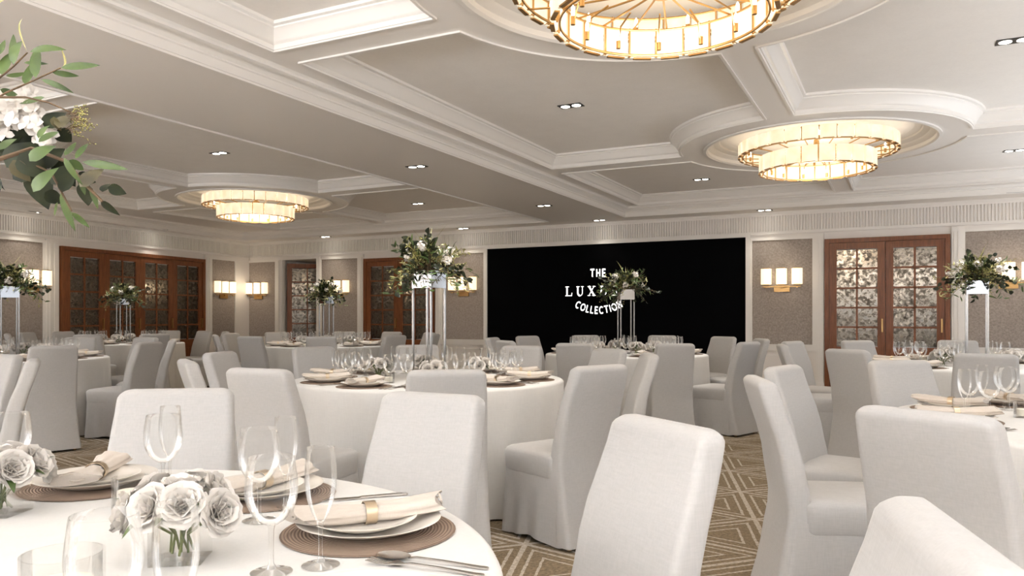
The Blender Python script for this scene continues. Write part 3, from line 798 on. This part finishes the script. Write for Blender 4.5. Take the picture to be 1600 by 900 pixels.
# place settings ------------------------------------------------------------
def vis(x, y, h=.8, m=25):
    p = proj(x, y, h); return -m < p[0] < 1600+m and p[1] < 900+m
for t in range(2, 9):
    cx, cy = TAB[t]; pl = []
    for k in range(10):
        a = R(20+36*k-3); x, y = cx+.69*math.cos(a), cy+.69*math.sin(a)
        if vis(x, y): pl.append((proj(x, y, .8), a, x, y))
    zc_ = proj(cx, cy, .8)[2]
    for far in (0, 1):
        L_ = sorted([q for q in pl if (q[0][2] > zc_) == bool(far)], key=lambda q: q[0][0])
        for i, (p, a, x, y) in enumerate(L_):
            w0 = '%s %s place from left, %s' % (ORD[i], 'far-side' if far else 'near-side', TN[t])
            z = ZC
            placemat.put((x, y, z), 0, 'round brown woven placemat, '+w0, 'round woven placemats')
            dinner.put((x, y, z+.0045), 0, 'large cream plate, '+w0, 'large cream plates')
            side.put((x, y, z+.0115), 0, 'small cream plate under napkin, '+w0, 'small cream plates')
            napkin.put((x, y, z+.0185), a+rnd.uniform(-.12,.12), 'beige napkin in a ring, '+w0, 'ringed napkins')
            for pr, nm, da, rr in ((flute,'slender champagne flute',-13,.62),(wine,'wine glass nearer the plate',-17,.525),(wine,'wine glass further from the plate',-25,.60)):
                b_ = a+R(da); gx, gy = cx+rr*math.cos(b_), cy+rr*math.sin(b_)
                pr.put((gx, gy, z), rnd.uniform(0, 6), nm+', '+w0, 'clear stemmed glasses')
            if t in (2, 8) and not (far and t == 2 and i in (1, 2)):
                tx, ty = -math.sin(a), math.cos(a)
                for pr, nm, off in ((knife,'steel knife',.195),(spoon,'steel spoon',.225),(fork,'steel fork',.258)):
                    pr.put((x+tx*off, y+ty*off, z), a, nm+' beside plate, '+w0, 'steel cutlery')
    for k in range(4):
        a = R(38+90*k); x, y = cx+.34*math.cos(a), cy+.34*math.sin(a); side_ = ('nearest', 'rightmost', 'furthest', 'leftmost')
        a2 = R(83+90*k); x2, y2 = cx+.40*math.cos(a2), cy+.40*math.sin(a2)
        nm = ['right rear', 'left rear', 'left front', 'right front'][k]; nm2 = ['rear', 'left', 'front', 'right'][k]
        if vis(x, y): vase.put((x, y, ZC), k*1.1+t, 'cube vase of white peonies, %s of centre on %s' % (nm, TN[t]), 'low peony vases')
        if vis(x2, y2): candle.put((x2, y2, ZC), 0, 'small candle in clear tumbler, %s of centre on %s' % (nm2, TN[t]), 'candle tumblers')
# nearest table, read off the photograph
T1 = 'nearest table'
for nm, (px, py), ang in (('in front of the napkin with bright gold ring',(577,826),48),('behind the peonies',(410,771),85),('at upper left before the peony vase',(150,756),124),('cut off at the bottom',(0,0),14)):
    if px: x, y = at(px, py, .7655)
    else: x, y = TAB[1][0]+.74*math.cos(R(ang)), TAB[1][1]+.74*math.sin(R(ang))
    a = R(ang); w0 = {48:'place with all cutlery in view',85:'place behind the wine glasses',124:'place beside the rose vase',14:'place cut off at bottom'}[ang]+', '+T1
    placemat.put((x, y, ZC), 0, 'round brown woven placemat, '+w0, 'round woven placemats')
    dinner.put((x, y, ZC+.0045), 0, 'large cream plate, '+w0, 'large cream plates')
    side.put((x-.012*math.cos(a), y-.012*math.sin(a), ZC+.0115), 0, 'small cream plate under napkin, '+w0, 'small cream plates')
    if px: napkin.put((x, y, ZC+.0185), a+.06, 'beige napkin in a gold ring, '+w0, 'ringed napkins')
gx = lambda px, t: tuple(atz(px, 0, t)[:2])
for pr, px, t, nm in ((wine,255,1.80,'wine glass standing behind the white peonies'),(wine,405,1.58,'wine glass behind the front wine glass'),(wine,424,1.26,'wine glass standing left of the front placemat'),(wine,163,.895,'big wine glass close to us at lower left'),(wine,18,1.84,'wine glass half cut by the left edge, behind roses'),
                      (flute,266,1.886,'champagne flute hidden behind a wine glass near white peonies'),(flute,446,1.68,'champagne flute behind two wine glasses, before a chair seat'),(flute,501,1.295,'champagne flute standing before the front placemat'),(flute,275,.905,'champagne flute close to us before the peonies')):
    pr.put((*gx(px, t), ZC), rnd.uniform(0, 6), nm+', '+T1, 'clear stemmed glasses')
v1 = vase.put((*gx(283, 1.33), ZC), .6, 'cube vase of white peonies behind the near flute, nearest table', 'low peony vases')
vase.put((*gx(2, 1.64), ZC), 2.0, 'cube vase of roses at left edge of nearest table', 'low peony vases')
candle.put((*gx(205, 1.70), ZC), 0, 'empty looking tumbler left of the peonies, nearest table', 'candle tumblers')
cn_ = candle.put((*gx(98, 1.08), ZC), 0, 'low candle tumbler at lower left behind near wine glass', 'candle tumblers')
cn_.scale = (1.35,1.35,1.35)
spoon.put((*at(676, 878, .763), ZC), R(8), 'steel spoon lying right of the front placemat, nearest table', 'steel cutlery')
fork.put((*at(668, 888, .763), ZC), R(7), 'steel fork lying before the spoon, nearest table', 'steel cutlery')
knife.put((*at(565, 777, .763), ZC), R(46), 'steel knife lying behind the front napkin, nearest table', 'steel cutlery')

# the big arrangement leaning into the picture at upper left ---------------------
CP1 = (TAB[1][0]-.20, TAB[1][1]-.035)
cp = thing('tall_centrepiece', 'large leafy centrepiece with white florets reaching in at upper left', 'centrepiece', (CP1[0], CP1[1], ZC), YAW, 'tall flower centrepieces'); tall_base(cp)
inv = Matrix.Translation(Vector((*CP1, ZC))) @ Matrix.Rotation(YAW, 4, 'Z'); inv = inv.inverted()
def W(px, py, t): return inv @ atz(px, py, t)
VF = inv.to_3x3() @ Vector((-FW[0], -FW[1], .15))
def pl_leaf(mb, p, t, q, w0, kind='lance', bend=.10, tq=None, fold=.22):
    a = W(*p, t); b_ = W(*q, tq or t+.02); wd = w0*t/FPX
    leaf_shape(mb, a, b_, wd, VF, bend, fold, kind, 9)
ol, dk, br, gy, tw, yl = MB(), MB(), MB(), MB(), MB(), MB()
t = 1.12
def stem(pts, r0=.0016, tt=t): tw.tube([W(*p, tt) for p in pts], [r0*(1-.5*i/len(pts)) for i in range(len(pts))], 6)
stem([(-60,190),(9,145),(50,127),(95,106)]); stem([(-40,150),(0,121),(22,103),(43,82)]); stem([(-60,150),(0,152),(40,152),(75,160),(110,175)], .002); stem([(-20,255),(50,232),(103,252),(130,285),(160,315)], .0035); stem([(40,250),(80,270),(112,330)], .002)
for p, q, w0 in (((95,106),(157,102),13),((81,113),(124,119),10),((64,124),(116,146),9),((47,81),(104,78),12),((56,122),(60,72),19),((40,132),(49,99),17),((21,101),(35,64),17),((20,95),(21,53),13),((3,117),(14,83),21),((9,119),(43,113),9),((37,98),(76,100),7),
                 ((129,253),(201,265),13),((118,248),(138,224),11),((101,243),(119,222),11),((95,300),(118,362),13),((112,332),(140,356),9),((124,276),(133,305),11),((141,293),(153,327),10),((90,316),(85,338),6),((0,140),(30,150),12),((-10,90),(8,62),14),((70,152),(30,162),9),((108,250),(131,266),14),((60,222),(92,206),12)):
    pl_leaf(ol, p, t, q, w0, bend=rnd.uniform(-.08,.14))
for p, q, w0 in (((70,200),(104,176),30),((90,202),(112,222),26),((10,262),(66,222),44),((-20,240),(40,205),44),((20,280),(84,248),38),((62,262),(102,232),34),((80,288),(122,258),30),((58,262),(76,328),46),((98,300),(118,268),24),((136,286),(138,322),30),((160,300),(172,287),15),((168,293),(198,303),18),((0,300),(-10,270),20),((0,283),(9,298),7),((157,314),(188,337),11),((40,190),(70,214),30),((-5,205),(30,240),40),((30,240),(78,280),40),((90,250),(118,292),34),((-40,215),(10,245),50),((20,205),(60,232),34),((118,276),(150,285),22),((70,300),(100,318),22)):
    pl_leaf(dk, p, t+rnd.uniform(-.02,.06), q, w0, 'egg', bend=.06)
for p, q, w0 in (((92,200),(110,180),24),((125,292),(163,264),24),((20,250),(48,284),26),((84,182),(96,205),16)): pl_leaf(br, p, t-.01, q, w0, 'egg', .08)
for p, q, w0 in (((46,252),(88,228),22),((0,234),(27,217),14),((52,300),(92,262),22),((60,216),(78,196),11),((100,246),(130,290),10)): pl_leaf(gy, p, t-.03, q, w0, 'egg', .1)
pl_leaf(yl, (42,80), t, (36,28), 2.6, bend=.2); pl_leaf(yl, (96,104), t, (94,72), 4, bend=-.25); pl_leaf(yl, (-10,15), t, (8,0), 6)
for k in range(46):                                     # fine seed sprig
    a = rnd.uniform(-1.25,.75); ln_ = rnd.uniform(10,42); p0 = (106+rnd.uniform(-4,14), 176+rnd.uniform(0,34)); p1 = (min(154, p0[0]+ln_*math.cos(a)), p0[1]+ln_*math.sin(a)*.8)
    tw.tube([W(*p0, t), W((p0[0]+p1[0])/2+2, (p0[1]+p1[1])/2-2, t), W(*p1, t+.01)], .0004, 4)
    for j in range(3):
        f_ = 1-.18*j; c_ = W(p0[0]+(p1[0]-p0[0])*f_+rnd.uniform(-2,2), p0[1]+(p1[1]-p0[1])*f_+rnd.uniform(-2,2), t)
        yl.lathe([(0,-.0016),(.0013,0),(0,.0016)], 5, Matrix.Translation(c_))
fl = MB()
for k in range(84):                                    # white florets
    cx_, cy_, rr = rnd.choice(((10,168,22),(36,160,20),(22,196,22),(52,186,16),(66,212,12),(-12,185,24)))
    px, py = cx_+rnd.uniform(-rr,rr), cy_+rnd.uniform(-rr,rr)*.85
    c_ = W(px, py, t+.05+rnd.uniform(-.03,.02)); s1 = inv.to_3x3() @ Vector((RT[0],RT[1],0)); s2 = Vector((0,0,1)); a0 = rnd.uniform(0,2)
    for j in range(4):
        aa = a0+j*PI/2; e = c_+(s1*math.cos(aa)+s2*math.sin(aa))*.013+VF*rnd.uniform(-.008,.010)
        leaf_shape(fl, c_, e, .0115, VF, .12, .3, 'round', 5)
for mb, nm, mm in ((ol,'olive_sprays','leaf_light'),(dk,'eucalyptus','leaf_dark'),(br,'magnolia_leaves','leaf_brown'),(gy,'pale_leaves','leaf_light'),(tw,'twigs','twig'),(yl,'seed_sprig','leaf_yellow'),(fl,'white_blossom','petal')): mb.build(nm, M[mm], cp, 60)

# ------------------------------------------------------------------ chandeliers
def make_chandelier():
    t = thing('chandelier', '', 'chandelier'); z0 = H0
    gold = MB()
    for r_, zb, zt, n_, wp in ((.80,2.915,3.055,30,.148),(.585,2.732,2.905,22,.148)):
        for k in range(n_):
            a = 2*PI*k/n_; mb = MB(); Mx = Matrix.Rotation(a, 4, 'Z') @ Matrix.Translation((r_,0,0))
            rows = [[(-.010*(y/wp*2)**2+dx, y, z) for y in (-wp/2, -wp/4, 0, wp/4, wp/2)] for dx, z in ((0,zb+.006),(0,zt))]
            mb.loft(rows, False, False, Mx, closed=False)
            rows = [[(-.010*(y/wp*2)**2-.012, y, z) for y in (wp/2, wp/4, 0, -wp/4, -wp/2)] for z in (zb+.006, zt)]
            mb.loft(rows, False, False, Mx, closed=False)
            mb.box(-.022, -.0, -wp/2, -wp/2+.002, zb+.006, zt, Mx).box(-.022, -.0, wp/2-.002, wp/2, zb+.006, zt, Mx)
            mb.build('shade_panel', M['shade'], t, 40)
            gold.box(-.018, .006, -wp*.36, wp*.36, zb-.002, zb+.007, Mx)
            Mg = Matrix.Rotation(a+PI/n_, 4, 'Z') @ Matrix.Translation((r_-.03,0,0)); gold.box(-.005, .005, -.004, .004, zb, zt, Mg)
            gold.box(-.012, .03, -.003, .003, zb+.008, zb+.015, Mg)
        gold.build('clips', M['brass'], t); gold = MB()
        rg = MB(); rg.tube([((r_-.045)*math.cos(2*PI*k/64), (r_-.045)*math.sin(2*PI*k/64), zb+.010) for k in range(64)], .0075, 6, closed=True)
        rg.tube([((r_-.035)*math.cos(2*PI*k/64), (r_-.035)*math.sin(2*PI*k/64), zt-.01) for k in range(64)], .006, 6, closed=True)
        rg.build('ring', M['brass'], t, 60)
    sp_ = MB(); sp_.lathe([(0,2.86),(.05,2.865),(.06,2.89),(.06,3.0),(.03,3.02),(.02,H1+.115),(0,H1+.115)], 20)
    for k in range(18):
        a = 2*PI*k/18; c_, s_ = math.cos(a), math.sin(a)
        sp_.tube([(.05*c_,.05*s_,2.905),(.55*c_,.55*s_,2.905),(.77*c_,.77*s_,2.925)], .006, 5)
    sp_.build('spokes', M['brass'], t, 40)
    for n_, rr, za, zh in ((12,.47,2.905,2.755),(14,.70,2.935,2.93)):
        for k in range(n_):
            a = 2*PI*(k+.5)/n_; c_, s_ = math.cos(a), math.sin(a); mb = MB()
            if rr < .6: mb.tube([(.33*c_,.33*s_,za),(.44*c_,.44*s_,za-.04),(rr*c_,rr*s_,zh-.006)], .0055, 5)
            mb.lathe([(0,0),(.013,0),(.013,.045),(0,.045)], 10, Matrix.Translation((rr*c_,rr*s_,zh-.008)))
            cn = mb.build('candle_arm', M['brass'], t, 40)
            MB().lathe([(0,.036),(.009,.04),(.0115,.06),(.009,.085),(0,.10)], 10, Matrix.Translation((rr*c_,rr*s_,zh))).build('bulb', M['bulb'], cn, 60)
    return t
chand = Proto(make_chandelier())
for (x, y), nm in (((-1.13,3.97),'large two-tier alabaster and brass chandelier cut by top edge'),((-.82,8.80),'two-tier alabaster chandelier hanging at right, before the screen wall'),((-9.12,9.0),'two-tier alabaster chandelier hanging over the left rear tables')):
    chand.put((x, y, 0), rnd.uniform(0, .2), nm, 'two-tier chandeliers')

# downlights -------------------------------------------------------------------
def make_down():
    t = thing('downlight', '', 'downlight')
    MB().box(-.115, .115, -.06, .06, -.006, .0).build('frame', M['black'], t)
    for sx in (-1, 1): MB().lathe([(0,-.0085),(.03,-.0085),(.042,-.0065)], 20, Matrix.Translation((sx*.055,0,0))).build('lamp', M['spot'], t)
    return t
down = Proto(make_down())
DL = [(343,239,H2,'left bay beside the left chandelier'),(653,318,H2,'left bay nearer the screen wall'),(651,260,H0,'plain band, middle one'),(850,321,H0,'plain band, near the screen'),(255,358,H0,'soffit above the four-leaf doors'),(52,331,H0,'soffit below the big foliage'),(510,370,H0,'soffit above the ajar door'),(730,358,H0,'soffit left of the screen'),(940,345,H0,'soffit above the lettering'),(1197,330,H0,'soffit right of the screen'),(1587,301,H0,'soffit at the right edge'),
      (892,165,H2,'coffer below the big chandelier'),(1096,280,H2,'coffer left of the right chandelier'),(1585,63,H2,'coffer at upper right corner'),(1585,235,H2,'coffer right of the right chandelier')]
spots = []
for px, py, h, nm in DL:
    x, y = at(px, py, h)
    if h == H0 and y > 12.4: y = 12.62
    if h == H0 and x < -12: x = LWx(y)+.30
    down.put((x, y, h), R(0) if x > -12 else PI/2, 'black twin downlight in the ceiling, %s' % nm, 'twin downlights'); spots.append((x, y, h))

# wall sconces -------------------------------------------------------------------
def make_sconce():
    t = thing('wall_sconce', '', 'sconce')
    MB().box(-.12, .12, 0, .03, -.12, -.02).build('backplate', M['brass'], t)
    MB().box(-.29, .29, .055, .075, -.045, -.03).box(-.012, .012, .02, .07, -.06, -.03).build('arm', M['brass'], t)
    for k in (-1, 0, 1):
        pr = [(.0,-.005),(.078,-.005),(.082,0),(.082,.25),(.078,.255),(0,.255)]
        mb = MB(); rings = []
        for z in (0,.25): rings.append([(k*.235+.082*math.cos(R(a)), .065+.055*math.sin(R(a)), z) for a in range(0,360,20)])
        mb.loft(rings); s_ = mb.build('shade', M['sconce'], t, 40)
        MB().box(k*.235-.05, k*.235+.05, .02, .11, .25, .262).box(k*.235-.05, k*.235+.05, .02, .11, -.012, .0).box(k*.235-.008, k*.235+.008, .05, .07, -.06, -.03).build('cap', M['brass'], s_)
    return t
scon = Proto(make_sconce()); SC = []
def put_sc(u, Mx, nm):
    p = Mx @ Vector((u, .008, 1.70)); rz = math.atan2(Mx[1][0], Mx[0][0])
    scon.put(p, rz, nm, 'triple wall sconces'); SC.append(Mx @ Vector((u, .32, 1.85)))
put_sc(bu(1222), MBW, 'triple lit sconce right of the black screen')
put_sc(bu(1575), MBW, 'triple lit sconce behind right foliage at picture edge')
put_sc(bu(405), MBW, 'triple lit sconce on back wall just beside the room corner')
put_sc(bu(530), MBW, 'triple lit sconce behind foliage, right of the ajar door')
put_sc(bu(725), MBW, 'triple lit sconce behind middle foliage, left of screen')
put_sc(lu(348), MLW, 'triple lit sconce right of the four-leaf doors')
put_sc(lu(48), MLW, 'triple lit sconce left of the four-leaf doors')

# ------------------------------------------------------------------ lights
def light(kind, name, loc, power, col=(1,1,1), **kw):
    l = bpy.data.lights.new(name, kind); l.energy = power; l.color = col
    for k_, v in kw.items(): setattr(l, k_, v)
    o = bpy.data.objects.new(name, l); COL.objects.link(o); o.location = loc; return o
WARM = (1,.83,.62)
for x, y, h in spots: light('SPOT', 'downlight_beam', (x, y, h-.03), 9 if y > 12 or x < -12 else 26, (1,.92,.80), spot_size=R(95), spot_blend=.6, shadow_soft_size=.05)
for t in (1, 2, 3, 4, 5, 6, 7, 8):                       # lamps of the further downlights over the tables
    x, y = TAB[t]; light('SPOT', 'table_downlight_beam', (x+.2, y-.1, H0-.05), 10 if t == 1 else 36 if t == 8 else 100, (1,.965,.92), spot_size=R(62), spot_blend=.8, shadow_soft_size=.08)
for x, y in ((-1.13,3.97),(-.82,8.80),(-9.12,9.0)):
    light('POINT', 'chandelier_light', (x, y, 2.68), 26, WARM, shadow_soft_size=.25)
for p in SC: light('POINT', 'sconce_light', p, 1.8, WARM, shadow_soft_size=.1)
DAY = (.93,.96,1)
def window_light(loc, w0, rz, soft, uplight):
    o = light('AREA', 'window_daylight', loc, soft, DAY, shape='RECTANGLE', size=w0, size_y=2.2); o.rotation_euler = (R(90), 0, rz)
    # added lamp tilted up to brighten the ceiling, no such source seen
    o = light('AREA', 'ceiling_uplight', loc, uplight, DAY, shape='RECTANGLE', size=w0, size_y=2.2, spread=R(116)); o.rotation_euler = (R(152), 0, rz)
for a, b_ in wins: window_light(((a+b_)/2, YR-.2, 1.45), b_-a, 0, 10, 430)
for a, b_ in winr: window_light((XR+.2, (a+b_)/2, 1.45), b_-a, R(90), 5, 70 if b_ < 3 else 20)  # lamps of the further right windows are added ceiling helpers
wd = bpy.data.worlds.new('World'); sc.world = wd; wd.use_nodes = True
bg = wd.node_tree.nodes['Background']; bg.inputs[0].default_value = (.80,.86,.95,1); bg.inputs[1].default_value = .9

# ------------------------------------------------------------------ camera and render look
cam = bpy.data.cameras.new('camera'); co = bpy.data.objects.new('camera', cam); COL.objects.link(co); sc.camera = co
cam.sensor_width = 36; cam.lens = FPX/1600*36; cam.shift_y = (HOR-450)/1600; cam.clip_start = .02
co.location = (0,0,CAMH); co.rotation_euler = (PI/2,0,YAW)
vs = sc.view_settings; vs.view_transform = 'Standard'; vs.look = 'None'; vs.exposure = 0.56; vs.gamma = 1; vs.use_curve_mapping = False
cy = sc.cycles
cy.max_bounces = 8; cy.diffuse_bounces = 6; cy.glossy_bounces = 4; cy.transmission_bounces = 4; cy.transparent_max_bounces = 24
cy.caustics_reflective = False; cy.caustics_refractive = False; cy.use_denoising = True; cy.sample_clamp_indirect = 6
